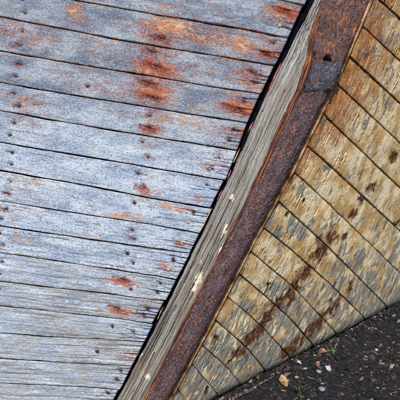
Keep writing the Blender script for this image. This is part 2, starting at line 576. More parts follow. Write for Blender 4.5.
def cracks(U, V, Wd, sd_, n, umax, depth=0.006, width=0.0012, cross=False):
    g = np.random.default_rng(int(sd_ * 131) + 5)
    h = np.zeros(U.shape)
    for k in range(n):
        if cross:
            u0 = g.uniform(0.02, umax)
            v0, v1 = g.uniform(0, 0.06), g.uniform(0.03, 0.10)
            c = u0 + 0.006 * (vn(V * 60, 0 * V + k, sd_) - 0.5)
            d = np.abs(U - c)
            m = sstep(v0 - 0.004, v0 + 0.004, V) * (1 - sstep(v0 + v1 - 0.012, v0 + v1, V))
        else:
            v0 = g.uniform(0.12, 0.88)
            u0 = g.uniform(-0.1, umax)
            ln = g.uniform(0.08, 0.35)
            c = v0 * Wd + 0.008 * (fbm(U * 14, 0 * U + k, sd_) - 0.5)
            d = np.abs(V - c)
            m = sstep(u0, u0 + 0.04, U) * (1 - sstep(u0 + ln - 0.06, u0 + ln, U))
        wd = width * (0.6 + g.uniform(0, 0.9))
        h = h - depth * np.exp(-(d / wd) ** 2) * m
    return h


def nail_mesh(kind, sd_):
    g = np.random.default_rng(sd_)
    n = 14
    rings = [(0, 0.0021), (0.0028, 0.0019), (0.0052, 0.0008), (0.0058, -0.004)] if kind == 'iron' else [(0, 0.0030), (0.004, 0.0026), (0.0066, 0.0010), (0.0072, -0.004)]
    V, F, ex = [], [], []
    for r, z in rings[1:]:
        for k in range(n):
            a = 2 * math.pi * k / n
            q = r * (1 + g.uniform(-0.26, 0.26))
            V.append((q * math.cos(a), q * math.sin(a), z + g.uniform(-0.0005, 0.0005)))
    for j in range(2):
        for k in range(n):
            F.append((j * n + k, (j + 1) * n + k, (j + 1) * n + (k + 1) % n, j * n + (k + 1) % n))
    V.append((0, 0, rings[0][1]))
    c = len(V) - 1
    ex = [(k, (k + 1) % n, c) for k in range(n)]
    return mesh_np('nail', V, F, None, True, ex)


NAILM = [nail_mesh('iron', k) for k in range(5)]
for q in NAILM:
    q.materials.append(MAT['nail'])
PLUGM = [nail_mesh('plug', k + 20) for k in range(3)]
for q in PLUGM:
    q.name = 'wood_plug'
    q.materials.append(MAT['plug'])


def put_nail(pos, nrm, parent, plug=False, sc=1.0):
    me = random.choice(PLUGM if plug else NAILM)
    o = bpy.data.objects.new('wood_plug' if plug else 'nail', me)
    q = Vector(nrm).to_track_quat('Z', 'Y')
    o.rotation_mode = 'QUATERNION'
    o.rotation_quaternion = q
    o.location = Vector(pos)
    o.scale = (sc * random.uniform(0.75, 1.2), sc * random.uniform(0.75, 1.1), random.uniform(0.5, 1.3))
    link(o, parent)
    return o


# ---------------------------------------------------------------- near side (left) planks
S = [
    [(-200, -165), (340, -64)],
    [(-200, -128), (70, -77), (320, -31)],
    [(-200, -92), (70, -37), (285, 1), (303, 5)],
    [(-200, -52), (86, 2), (156, 14.5), (246, 29.5), (284, 37)],
    [(-200, -22), (70, 30), (110, 38), (156, 46), (200, 53), (246, 60.5), (270, 65)],
    [(-200, 15), (70, 63), (156, 76.5), (200, 84.5), (246, 91.5)],
    [(-200, 47), (70, 94.5), (156, 108.5), (246, 122.5)],
    [(-200, 75), (70, 123), (156, 137.5), (235, 150)],
    [(-200, 108), (70, 154), (156, 168.5), (223, 180)],
    [(-200, 137), (70, 182.5), (156, 199), (208, 208)],
    [(-200, 169), (70, 212), (156, 225), (198, 233)],
    [(-200, 195), (70, 236.5), (156, 249), (188, 253)],
    [(-200, 224), (70, 263), (156, 276), (175, 280)],
    [(-200, 259), (70, 289.5), (110, 294), (156, 300)],
    [(-200, 285), (70, 313.5), (120, 319), (156, 325)],
    [(-200, 319), (70, 338), (100, 339), (143, 342.5)],
    [(-200, 346), (70, 363), (130, 366)],
    [(-200, 373), (70, 386.5), (118, 390)],
    [(-200, 398), (70, 409), (118, 411)],
    [(-200, 424), (70, 432), (118, 434)],
]
S = [poly(s) for s in S]

# nails of the near side: (x, y, plug?, rust length, rust strength)
NA = [(162.5, 38, 0, 1.5, 1), (153, 51, 0, 1.0, .8), (158, 66.5, 0, 1.6, 1), (150.5, 83, 0, 1.5, 1), (155, 98, 0, 1.4, 1), (149.5, 115.5, 0, .6, .6), (150.4, 128, 0, 1.1, .9),
      (142, 142, 0, .5, .4), (147.5, 156.5, 0, .6, .35), (138, 173.5, 0, .7, .5), (143.6, 187.5, 0, 1.1, .7), (134, 203, 0, .4, .25), (138.5, 214, 1, .5, .45),
      (131.7, 230, 0, .7, .6), (134, 239, 0, .5, .6), (127, 253.5, 0, .4, .2), (132.6, 263, 0, .4, .5), (124.5, 280, 0, 1.3, .8), (130, 289.5, 0, .6, .4),
      (118, 308.6, 0, 1.2, .8), (112, 327, 0, .4, .15), (97, 352, 0, .4, .15), (107.6, 393, 0, .4, .4)]
NB = [(286.5, 12, 0, 1.2, .9), (280, 25.4, 1, .5, .2), (274, 42, 0, .9, .6), (267, 53.5, 0, .9, .8), (253, 72, 0, 1.1, .8), (256, 83, 0, .9, .5), (244, 101, 0, .9, .6), (239, 110, 0, 1.5, 1),
      (235, 130, 0, 1.0, .7), (229, 140, 0, .6, .5), (219, 157.6, 0, .7, .5), (212, 168.5, 0, .8, .6), (206.6, 185, 0, .7, .3), (201, 199, 1, .6, .4), (193, 213, 0, .5, .3), (188.6, 222, 1, .8, .5),
      (181, 243, 1, .7, .5), (173, 260, 0, .5, .3), (168, 269, 1, .8, .5), (160, 283, 0, .5, .3), (157, 293, 0, .5, .2), (147, 309, 0, .6, .5), (143.6, 316.5, 0, .9, .6), (133.5, 332.5, 0, .8, .6),
      (131, 352, 1, .7, .4), (127, 358, 1, .7, .4), (120, 372, 0, .5, .2), (116.6, 380, 0, .6, .5)]
# the same two rows of fastenings at the next frame, outside the photograph on the left
NCX = []
for k in range(2, 17):
    for f in (0.3, 0.72):
        xx = 34 - k * 3.0 + random.uniform(-4, 4)
        yy = (1 - f) * at_x(S[k], xx) + f * at_x(S[k + 1], xx)
        NCX.append((xx, float(yy), 0, random.uniform(.5, 1.2), random.uniform(.3, .8)))
NAILS = NA + NB + NCX + [(87.5, 86, 0, .3, .15)]

# patches of bare undercoat: x, y, rx, ry, strength
PATCH = [(172, 26, 26, 9, .95), (205, 37, 36, 10, .60), (241, 45, 16, 11, .72), (156, 68, 24, 9, .9), (155, 92, 20, 9, .85), (285, 12, 17, 7, .95), (268, 53, 14, 6, .7),
         (112, 48, 26, 9, .42), (128, 64, 26, 10, .45), (84, 86, 20, 8, .42), (198, 109, 22, 6, .5), (188, 122, 46, 10, .55), (242, 108, 20, 7, .95), (250, 84, 24, 5, .6),
         (74, 10, 9, 9, .8), (150, 129, 13, 6, .7), (186, 156, 34, 8, .36), (146, 190, 15, 5, .66), (173, 206, 22, 4, .85), (117, 216, 23, 3.2, .8), (89, 237, 15, 3, .62),
         (80, 217, 12, 3, .5), (122, 282, 16, 5, .7), (121, 312, 15, 5, .68), (230, 92, 20, 4, .6), (165, 140, 30, 8, .34), (95, 103, 30, 8, .34), (225, 152, 16, 7, .42), (150, 262, 16, 6, .25),
         (140, 40, 30, 10, .38), (215, 70, 34, 9, .38), (245, 133, 12, 5, .6), (180, 243, 12, 5, .5), (128, 355, 12, 6, .45), (165, 266, 12, 6, .5), (196, 200, 12, 6, .5), (100, 20, 22, 8, .34), (225, 14, 24, 8, .3),
         (166, 7, 7, 3.5, .75), (40, 40, 30, 9, .5), (20, 100, 30, 9, .45), (30, 180, 24, 6, .5), (20, 240, 20, 5, .5)]


STAIN = [(158, 40, 22, 26, .95), (155, 78, 22, 28, 1.0), (154, 112, 14, 26, .6), (215, 36, 42, 12, .75), (245, 50, 22, 14, .6), (285, 14, 22, 10, .8), (268, 48, 18, 12, .7), (250, 78, 20, 12, .7), (240, 108, 22, 9, .8),
         (95, 48, 30, 10, .4), (90, 70, 34, 9, .35), (110, 92, 30, 7, .5), (200, 70, 30, 10, .4), (74, 12, 12, 12, .7), (232, 134, 14, 10, .6), (145, 185, 10, 22, .4), (136, 232, 8, 18, .35), (124, 284, 16, 6, .5), (120, 312, 14, 6, .5), (215, 165, 14, 12, .4), (150, 305, 12, 16, .4),
         (20, 30, 30, 12, .6), (30, 110, 20, 20, .5), (26, 200, 20, 20, .4)]


def gauss_patches(px, ang, lst, warp):
    out = np.zeros(px.shape[:-1])
    ca, sa = math.cos(ang), math.sin(ang)
    for (x, y, rx, ry, s) in lst:
        dx, dy = px[..., 0] - x, px[..., 1] - y
        a, b = (dx * ca + dy * sa) / rx, (-dx * sa + dy * ca) / ry
        q = a * a + b * b
        out = np.maximum(out, min(s, s * 0.72 + 0.14) * np.exp(-q * 0.55)) + 0 * warp
    return out


def left_plank(k):
    top, bot = S[k], S[k + 1]

    def endx(s):
        x = 300.0
        for _ in range(60):
            x = float(at_py(gapL, float(at_x(s, x))))
        return x
    et, eb = endx(top), endx(bot)
    ragged = random.uniform(-1.6, 1.4)
    et += ragged
    eb += ragged + random.uniform(-1, 1)
    xm = 0.5 * (et + eb)
    lo = np.linspace(0, 1, 40, endpoint=False)
    x_dense = -8.0
    fr = (x_dense + 200) / (xm + 200)
    ninside = int((xm - x_dense) * 3.45 / 2.0)
    t = np.concatenate([lo * fr, np.linspace(fr, 1, max(ninside, 30))])
    nu, nv = len(t), 64
    xt, xb = -200 + t * (et + 200), -200 + t * (eb + 200)
    pt = np.stack([xt, at_x(top, xt)], -1)
    pb = np.stack([xb, at_x(bot, xb)], -1)
    sd_ = nseed()
    E0, E1 = on_plane(pt, SB, NL), on_plane(pb, SB, NL)
    acr = unit(E1 - E0)
    U1 = np.concatenate([[0], np.cumsum(np.linalg.norm(np.diff(E0, axis=0), axis=1))])
    U1 = U1 - U1[-1]                                       # measured back from the stem end
    # seam gap, uneven
    g0 = 0.0005 + 0.0022 * fbm(U1 * 9, 0 * U1, sd_ + 31) ** 2 * 2
    g1 = 0.0005 + 0.0022 * fbm(U1 * 9, 0 * U1 + 9, sd_ + 32) ** 2 * 2
    E0 = E0 + acr * g0[:, None]
    E1 = E1 - acr * g1[:, None]
    v = 0.5 - 0.5 * np.cos(np.linspace(0, math.pi, nv)) * 0.25 - 0.5 * 0.75 * (1 - 2 * np.linspace(0, 1, nv))
    v = (v - v[0]) / (v[-1] - v[0])
    P = E0[:, None] * (1 - v[None, :, None]) + E1[:, None] * v[None, :, None]
    Wd = np.linalg.norm(E1 - E0, axis=1)[:, None]
    V = v[None, :] * Wd
    U = np.broadcast_to(U1[:, None], V.shape)
    worn = sstep(40, 330, 0.5 * (at_x(top, 120) + at_x(bot, 120)))
    h = relief(U, V, Wd, sd_, 0.0018, 0.55 + 0.95 * sstep(150, 330, 400 * worn))
    h = h + 0.0022 * (fbm(U * 140, V * 150, sd_ + 21, 3) - 0.5) + 0.0016 * (fbm(U * 55, V * 60, sd_ + 22, 3) - 0.5)
    h = h + cracks(U, V, Wd, sd_, 4 + int(5 * worn), 0.0, 0.006, 0.0011) * 1.0
    rg = np.random.default_rng(k + 11)
    for _ in range(3 + int(4 * worn)):                      # splits opening from the butt end
        c = rg.uniform(0.15, 0.85) * Wd + 0.01 * (fbm(U * 12, 0 * U + 3, sd_ + 41 + _) - 0.5)
        ln = rg.uniform(0.03, 0.16)
        h = h - 0.008 * np.exp(-((V - c) / (0.0013 * (1 + 0.8 * sstep(-ln, 0, U)))) ** 2) * sstep(-ln, -ln * 0.5, U)
    h = h + 0.0016 * (2 * v[None, :] - 1)                  # lower edge stands a little proud
    h = h + random.uniform(-0.0012, 0.0012)
    # rounded, ragged butt end
    de = -U + 0.004 * fbm(V * 90, 0 * V, sd_ + 51)
    h = h - 0.004 * np.exp(-de / 0.004)
    mypx = project(P)
    rust = np.zeros(U.shape)
    mine = []
    for (x, y, plug, rl, rs) in NAILS:
        if x > at_py(gapL, y) - 3:
            x = float(at_py(gapL, y)) - 4
        yt, yb = float(at_x(top, x)), float(at_x(bot, x))
        if not (yt <= y < yb):
            continue
        y = min(max(y, yt + 3), yb - 3)
        c3 = on_plane(np.array([x, y]), SB, NL)
        iu = np.argmin(np.abs(mypx[:, nv // 2, 0] - x))
        d3 = P - c3
        tang = unit(E0[-1] - E0[0])
        du, dv = d3 @ tang, d3 @ acr[iu]
        dd = np.sqrt(du ** 2 + dv ** 2)
        if not plug:
            h = h - 0.0075 * np.exp(-(dd / 0.0108) ** 4)
            h = h - 0.008 * np.exp(-((dv + 0.004 * (fbm(U * 30, 0 * U, sd_ + 44) - 0.5)) / 0.0017) ** 2) * sstep(0.05 * rl, 0.0, np.abs(du + 0.01)) * (0.4 + 0.6 * rs)
        mine.append((c3, plug, dd))
        ru, rv = 0.036 * rl + 0.008, 0.010 * (0.7 + rl * 0.6)
        wv = 0.006 * (fbm(U * 30, V * 30, sd_ + 71) - 0.5)
        q = np.sqrt(((du + 0.008 * rl) / ru) ** 2 + ((dv + wv - 0.003) / rv) ** 2)
        rust = np.maximum(rust, rs * np.exp(-(q ** 1.6) * 0.9))
        rust = np.maximum(rust, 0.75 * np.exp(-(dd / 0.010) ** 3) * (0.3 if plug else 1))
    peel = gauss_patches(mypx + 5 * (np.stack([fbm(U * 25, V * 50, sd_ + 81), fbm(U * 25, V * 50, sd_ + 82)], -1) - 0.5), 0.17, PATCH, 0)
    stain = gauss_patches(mypx + 14 * (np.stack([fbm(U * 14, V * 30, sd_ + 83), fbm(U * 14, V * 30, sd_ + 84)], -1) - 0.5), 0.17, STAIN, 0)
    # paint has flaked along the seams
    e = np.minimum(V, Wd - V)
    base = 0.24 * (1 - worn) ** 1.3 + 0.05
    peel = np.clip(np.maximum(peel, base + 0.40 * np.exp(-e / 0.004) * fbm(U * 12, V * 5, sd_ + 91)) + 0.30 * rust, 0, 1.1)
    midy = float(0.5 * (at_x(top, 120) + at_x(bot, 120)))
    pale = np.clip(sstep(70, 165, midy) + 0.35 * (fbm(U * 5, V * 12, sd_ + 97) - 0.5), 0, 1)
    wear = np.clip(sstep(200, 330, midy) * 0.72 + 0.20 * (fbm(U * 6, V * 16, sd_ + 95) - 0.5) * 2 + 0.12 + 0.2 * np.exp(-e / 0.005), 0, 1)
    P = P + NL * h[..., None]
    pc = np.stack([U + sd_ * 1.7, V + sd_ * 0.3, np.full(U.shape, sd_)], -1)
    o = slab('plank', P, NL, 0.028, MAT['blue'], boat, dict(pc=pc, rust=rust, peel=peel, wear=wear, pale=pale, stain=stain), flip=False)
    for c3, plug, dd in mine:
        i = np.unravel_index(np.argmin(dd), dd.shape)
        put_nail(P[i] + NL * (0.001 if plug else 0.0012), NL, o, plug, random.uniform(0.8, 1.0) if plug else random.uniform(0.95, 1.75))
    return o


for k in range(len(S) - 1):
    left_plank(k)

# ---------------------------------------------------------------- far side (right) of the bow
WR = unit(np.cross(NR, np.cross(np.array([0, 0, 1.0]), NR)))   # up, within the plane
D0, RB = 0.12, 0.13


def right_surface(p):
    """pixel -> point and normal on the far side, which rolls under towards the ground"""
    Q = on_plane(p, A_, NR)
    d = (Q[..., 2] + 0.035) / WR[2]
    phi = np.clip((D0 - d) / RB, 0, 1.75)
    over = np.clip((D0 - d) / RB - 1.75, 0, None) * RB
    base = Q - WR * (d - D0)[..., None]
    below = (d < D0)[..., None]
    P2 = base - WR * (RB * np.sin(phi))[..., None] - NR * (RB * (1 - np.cos(phi)))[..., None]
    P2 = P2 - NR * over[..., None]
    n2 = NR * np.cos(phi)[..., None] - WR * np.sin(phi)[..., None]
    return np.where(below, P2, Q), np.where(below, n2, np.broadcast_to(NR, Q.shape))


def batten_x(y):
    return at_py(ironR, y) + 2.6


RSEAM = []
for y0, sl in [(-130, .92), (-98, .92), (-66, .92), (-36, .92), (-6, .92), (24, .93), (54, .94), (82, .95)]:
    RSEAM.append([(batten_x(y0), y0), (batten_x(y0) + 300, y0 + 300 * sl)])
RSEAM += [
    [(321, 111), (331, 122), (440, 226)],
    [(307, 144), (331.5, 167), (440, 268)],
    [(293, 170), (330, 205), (440, 312)],
    [(279.5, 199), (329, 248), (430, 350)],
    [(265, 226), (281, 241), (330, 284), (420, 372)],
    [(250.5, 250), (291, 285), (330.5, 326.6), (400, 405)],
    [(239, 272), (246, 279), (291, 319), (316, 348), (360, 405)],
    [(227, 295), (246, 312), (264, 328), (292, 359.5), (330, 408)],
    [(214, 318), (246, 346.5), (266, 371), (300, 418)],
    [(203, 343), (226, 366), (243, 386), (270, 425)],
    [(192, 361), (217, 393), (245, 435)],
    [(179, 386), (200, 420), (220, 455)],
    [(166, 412), (185, 445), (200, 475)],
]
RSEAM = [poly(s) for s in RSEAM]
R_NAILS = [(325, 248, 1), (305, 271, 1), (297, 283, .9), (289, 292, 1), (279, 300, .9), (271, 312, .9), (255, 331, .6), (238, 352, .9), (230, 362, .5), (207, 388, .7), (216, 337, .6),
           (322, 319, .9), (312, 330, .8), (299, 340, .7), (286, 354, .5), (320, 117, .4), (313, 130, .4), (352, 215, .9), (345, 235, .8), (372, 185, .9), (362, 200, .7), (395, 155, .9), (385, 172, .7), (350, 285, .8), (375, 250, .8), (398, 222, .8), (303, 200, .3), (287, 214, .25), (331, 300, .4), (268, 284, .35)]
R_STREAK = [(330, 236), (318, 255), (305, 271), (289, 293), (272, 312), (262, 326), (240, 351)]
R_STREAK2 = [(340, 298), (322, 319), (300, 339), (284, 356)]


def seg_dist(px, pl):
    best = np.full(px.shape[:-1], 1e9)
    for (x0, y0), (x1, y1) in zip(pl[:-1], pl[1:]):
        d = np.array([x1 - x0, y1 - y0])
        L2 = d @ d
        t = np.clip(((px[..., 0] - x0) * d[0] + (px[..., 1] - y0) * d[1]) / L2, 0, 1)
        best = np.minimum(best, np.hypot(px[..., 0] - x0 - t * d[0], px[..., 1] - y0 - t * d[1]))
    return best


def seam_points(s, q):
    """points at distance q (pixels) along a seam that starts on the batten"""
    s = s.copy()
    s[0, 0] = batten_x(s[0, 1]) - 2.5
    d = unit(s[-1] - s[-2])
    s = np.concatenate([s, (s[-1] + d * 600)[None]])
    L = np.concatenate([[0], np.cumsum(np.hypot(*np.diff(s, axis=0).T))])
    x = sum(np.interp(np.clip(q + o, 0, L[-1]), L, s[:, 0]) for o in (-8, -4, 0, 4, 8)) / 5
    y = sum(np.interp(np.clip(q + o, 0, L[-1]), L, s[:, 1]) for o in (-8, -4, 0, 4, 8)) / 5
    return np.stack([x, y], -1)


def right_plank(k):
    top, bot = RSEAM[k], RSEAM[k + 1]
    y0 = top[0, 1]
    qmax = 330.0 if y0 < 150 else float(np.interp(y0, [150, 250, 400], [300, 200, 80]))
    dense = min(qmax, 145.0)
    t = np.linspace(0, dense, int(dense * 3.6 / 2.0))
    if qmax > dense:
        t = np.concatenate([t, np.linspace(dense, qmax, 40)[1:]])
    nu, nv = len(t), 56
    pt = seam_points(top, t)
    pb = seam_points(bot, t)
    v = np.linspace(0, 1, nv)
    px = pt[:, None] * (1 - v[None, :, None]) + pb[:, None] * v[None, :, None]
    P, Nn = right_surface(px)
    sd_ = nseed()
    acr = P[:, -1] - P[:, 0]
    Wd = np.linalg.norm(acr, axis=1)[:, None]
    g = 0.0008
    f = g * (0.5 + 3.0 * fbm(t[:, None] * 0.05, np.zeros((nu, 1)), sd_ + 66) ** 2) / Wd
    P = P[:, :1] * 0 + P + (P[:, nv // 2][:, None] - P) * (2 * f)[..., None]
    V = v[None, :] * Wd
    mid = P[:, nv // 2]
    U1 = np.concatenate([[0], np.cumsum(np.linalg.norm(np.diff(mid, axis=0), axis=1))])
    U = np.broadcast_to(U1[:, None], V.shape)
    h = relief(U, V, Wd, sd_, 0.0024, 0.80, True, 0.002, 0.8)
    h = h + cracks(U, V, Wd, sd_, 16, 0.5, 0.005, 0.0010, True)
    h = h + random.uniform(-0.0015, 0.0015) + 0.0015 * (2 * v[None, :] - 1)
    mp = project(P)
    mpw = mp + 9 * (np.stack([fbm(U * 28, V * 28, sd_ + 81), fbm(U * 28, V * 28, sd_ + 82)], -1) - 0.5)
    ds = np.minimum(seg_dist(mpw, R_STREAK), seg_dist(mpw, R_STREAK2) * 1.25)
    brk = fbm(mp[..., 0] * 0.11, mp[..., 1] * 0.11, 321)
    rust = np.clip(0.55 + 2.2 * (brk - 0.40), 0.25, 1.0) * np.exp(-(ds / (2.0 + 8 * brk)) ** 1.3)
    mine = []
    A = P[:, 0]
    for (x, y, rs) in R_NAILS:
        q = np.array([x, y])
        dp = np.hypot(mp[..., 0] - x, mp[..., 1] - y)
        i = np.unravel_index(np.argmin(dp), dp.shape)
        if dp[i] > 1.0 or i[1] < 5 or i[1] > nv - 6:
            continue
        dd = np.linalg.norm(P - P[i], axis=-1)
        h = h - 0.005 * np.exp(-(dd / 0.0075) ** 4)
        dy = mpw - q
        al = dy @ np.array([-0.62, 0.78])
        ac = dy @ np.array([0.78, 0.62])
        rust = np.maximum(rust, rs * np.exp(-((np.abs(al - 2) / 9) ** 1.6 + (ac / 4.2) ** 2)))
        rust = np.maximum(rust, np.exp(-(dd / 0.011) ** 3))
        mine.append(i)
    rust = np.clip(rust, 0, 1)
    y_ = mpw[..., 1] + 0.35 * (mpw[..., 0] - 280)
    low = sstep(235, 345, y_)
    peel = 0.34 + 0.42 * low + 0.70 * (fbm(U * 12, V * 9, sd_ + 91) - 0.5)
    peel = peel + 0.30 * np.exp(-(((mp[..., 0] - 285) / 22) ** 2 + ((mp[..., 1] - 228) / 16) ** 2))
    warm = np.clip(0.95 * sstep(205, 105, mpw[..., 1] + 0.1 * (mpw[..., 0] - 320)) * np.exp(-U / 0.28) + 0.55 * np.exp(-(ds / 11) ** 2) + 0.8 * np.exp(-(np.maximum(U - 0.006, 0)) / 0.022) * 0.75 + 0.07 * (1 - low), 0, 1)
    e = np.minimum(V, Wd - V)
    warm = np.clip(warm + 0.25 * np.exp(-e / 0.006), 0, 1)
    P = P + Nn * h[..., None]
    pc = np.stack([U + sd_ * 1.3, V + sd_ * 0.7, np.full(U.shape, sd_)], -1)
    o = slab('plank', P, Nn, 0.028, MAT['ochre'], boat, dict(pc=pc, rust=rust, peel=np.clip(peel, 0, 1), warm=warm), flip=False)
    for i in mine:
        put_nail(P[i] + Nn[i] * 0.0012, Nn[i], o, False, random.uniform(1.1, 1.5))
    return o


for k in range(len(RSEAM) - 1):
    right_plank(k)


# ---------------------------------------------------------------- added near-black sheets behind both sides, stop light leaking through the seams
def light_stop():
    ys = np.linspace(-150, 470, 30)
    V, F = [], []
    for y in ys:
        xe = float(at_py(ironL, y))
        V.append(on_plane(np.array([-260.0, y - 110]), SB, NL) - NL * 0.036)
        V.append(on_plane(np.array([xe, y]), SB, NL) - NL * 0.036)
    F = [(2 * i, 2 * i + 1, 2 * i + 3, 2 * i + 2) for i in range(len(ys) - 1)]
    link(bpy.data.objects.new('inner_lining', mesh_np('inner_lining', V, F)), boat, MAT['light_stop'])
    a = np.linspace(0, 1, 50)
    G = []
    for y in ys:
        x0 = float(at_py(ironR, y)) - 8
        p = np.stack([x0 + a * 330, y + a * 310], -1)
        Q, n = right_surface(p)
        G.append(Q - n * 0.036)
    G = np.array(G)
    link(bpy.data.objects.new('inner_lining', mesh_np('inner_lining', G.reshape(-1, 3), grid_faces(len(ys), 50))), boat, MAT['light_stop'])


light_stop()


# ---------------------------------------------------------------- stem post, split edge, iron band
def strip(name, fl, fr, y0, y1, nv, lift_l, lift_r, mat, thick, prof, attrf=None, step=2.2, tag=None):
    """long member running up the stem between two image lines on the plane of the near side"""
    ys = np.linspace(y1, y0, int((y1 - y0) * 3.9 / step))
    pl = np.stack([fl(ys), ys], -1)
    pr = np.stack([fr(ys), ys], -1)
    E0 = on_plane(pl, SB + NL * lift_l, NL)
    E1 = on_plane(pr, SB + NL * lift_r, NL)
    v = np.linspace(0, 1, nv)
    P = E0[:, None] * (1 - v[None, :, None]) + E1[:, None] * v[None, :, None]
    Wd = np.linalg.norm(E1 - E0, axis=1)[:, None]
    U1 = np.concatenate([[0], np.cumsum(np.linalg.norm(np.diff(E0, axis=0), axis=1))])
    U = np.broadcast_to(U1[:, None], P.shape[:2])
    V = v[None, :] * Wd
    sd_ = nseed()
    nrm = unit(np.cross(E0[0] - E0[-1], E1[0] - E0[0]))
    nrm = -nrm if nrm[1] > 0 else nrm
    h = prof(U, V, Wd, v[None, :], sd_, project(P))
    mp = project(P)
    P = P + nrm * h[..., None]
    pc = np.stack([U + sd_, V + sd_ * .6, np.full(U.shape, sd_)], -1)
    at = dict(pc=pc)
    at.update(attrf(U, V, Wd, sd_, mp) if attrf else {})
    o = slab(name, P, nrm, thick, mat, boat, at, flip=True)
    return o, P, nrm


STEM_CRACK = [[(154, 352), (143, 376), (131, 400), (115, 430)], [(262, 110), (240, 155), (222, 190)], [(230, 200), (205, 250), (190, 280)], [(176, 305), (155, 345), (140, 372)],
              [(300, 30), (285, 62), (270, 95)], [(212, 225), (196, 256), (184, 282)], [(285, 90), (262, 138), (250, 165)], [(170, 290), (150, 330), (130, 372)]]


def prof_stem(U, V, Wd, v, sd_, mp):
    h = relief(U * 0.45, V, Wd, sd_, 0.007, 1.7, iso=0.30)
    h = h + 0.0035 * (fbm(U * 2.2, V * 95, sd_ + 4) - 0.5)
    h = h + cracks(U, V, Wd, sd_, 44, 1.5, 0.010, 0.0012)
    for j, c in enumerate(STEM_CRACK):
        d = seg_dist(mp + 1.6 * (np.stack([fbm(U * 9, V * 0 + j, 3), 0 * U], -1) - 0.5), c)
        h = h - (0.014 if j == 0 else 0.010) * np.exp(-(d / 0.40) ** 2)
    return h


def attr_stem(U, V, Wd, sd_, mp):
    P1 = [(198, 279, 3.0, 8, 1.1), (195, 287, 2.4, 5, 1.0), (232, 197, 2.4, 3.2, .9), (225, 229, 1.6, 8, .9), (148, 377, 2.0, 3.2, 1), (141, 354, 1.6, 3.5, .9), (221, 250, 1.5, 6, .8), (200, 262, 1.5, 3, .7), (250, 120, 2, 3, .45), (276, 75, 1.3, 6, .4)]
    peel = gauss_patches(mp, 0.40, P1, 0)
    e = (Wd - V)
    rust = 0.75 * np.exp(-e / 0.008) + 0.45 * np.exp(-V / 0.004) * fbm(U * 20, V * 4, sd_ + 6)
    rust = np.maximum(rust, 0.55 * np.exp(-(seg_dist(mp, STEM_CRACK[0]) / 0.7) ** 2))
    warm = sstep(200, 20, mp[..., 1]) * 0.9
    return dict(peel=peel, rust=np.clip(rust, 0, 1), warm=warm)


stem, SP, SN = strip('stem_post', lambda y: at_py(stemL, y) + 2.2 * (fbm(y * 0.05, 0 * y, 61) - 0.5) + 1.2 * (fbm(y * 0.2, 0 * y, 62) - 0.5), lambda y: at_py(stemR, y) + 2.0, -135, 440, 96, 0.012, 0.020, MAT['stem'], 0.075, prof_stem, attr_stem, 2.0)


def prof_split(U, V, Wd, v, sd_, mp):
    h = 0.020 * (fbm(U * 9, V * 170, sd_) - 0.5) + 0.012 * (fbm(U * 28, V * 240, sd_ + 1) - 0.5)
    return h - 0.004 * np.exp(-np.minimum(V, Wd - V) / 0.003)


split, _, _ = strip('split_edge', lambda y: at_py(stemR, y) - 0.6, lambda y: np.minimum(at_py(ironL, y) + 3.0, at_py(stemR, y) + 6.5), -110, 440, 34, 0.026, 0.026, MAT['rustwood'], 0.05, prof_split, None, 2.0)


def prof_flange(U, V, Wd, v, sd_, mp):
    return 0.004 * (fbm(U * 16, V * 90, sd_) - 0.5) + 0.003 * (fbm(U * 120, V * 160, sd_ + 1) - 0.5) - 0.003 * np.exp(-np.minimum(V, Wd - V) / 0.002)


flange, _, _ = strip('iron_flange', lambda y: at_py(ironL, y) - 1.6 + 1.2 * (fbm(y * 0.035, 0 * y, 12) - 0.5) * 2, lambda y: at_py(ironL, y) + 3.0, 86, 440, 12, 0.030, 0.030, MAT['iron'], 0.012, prof_flange, None, 2.0)


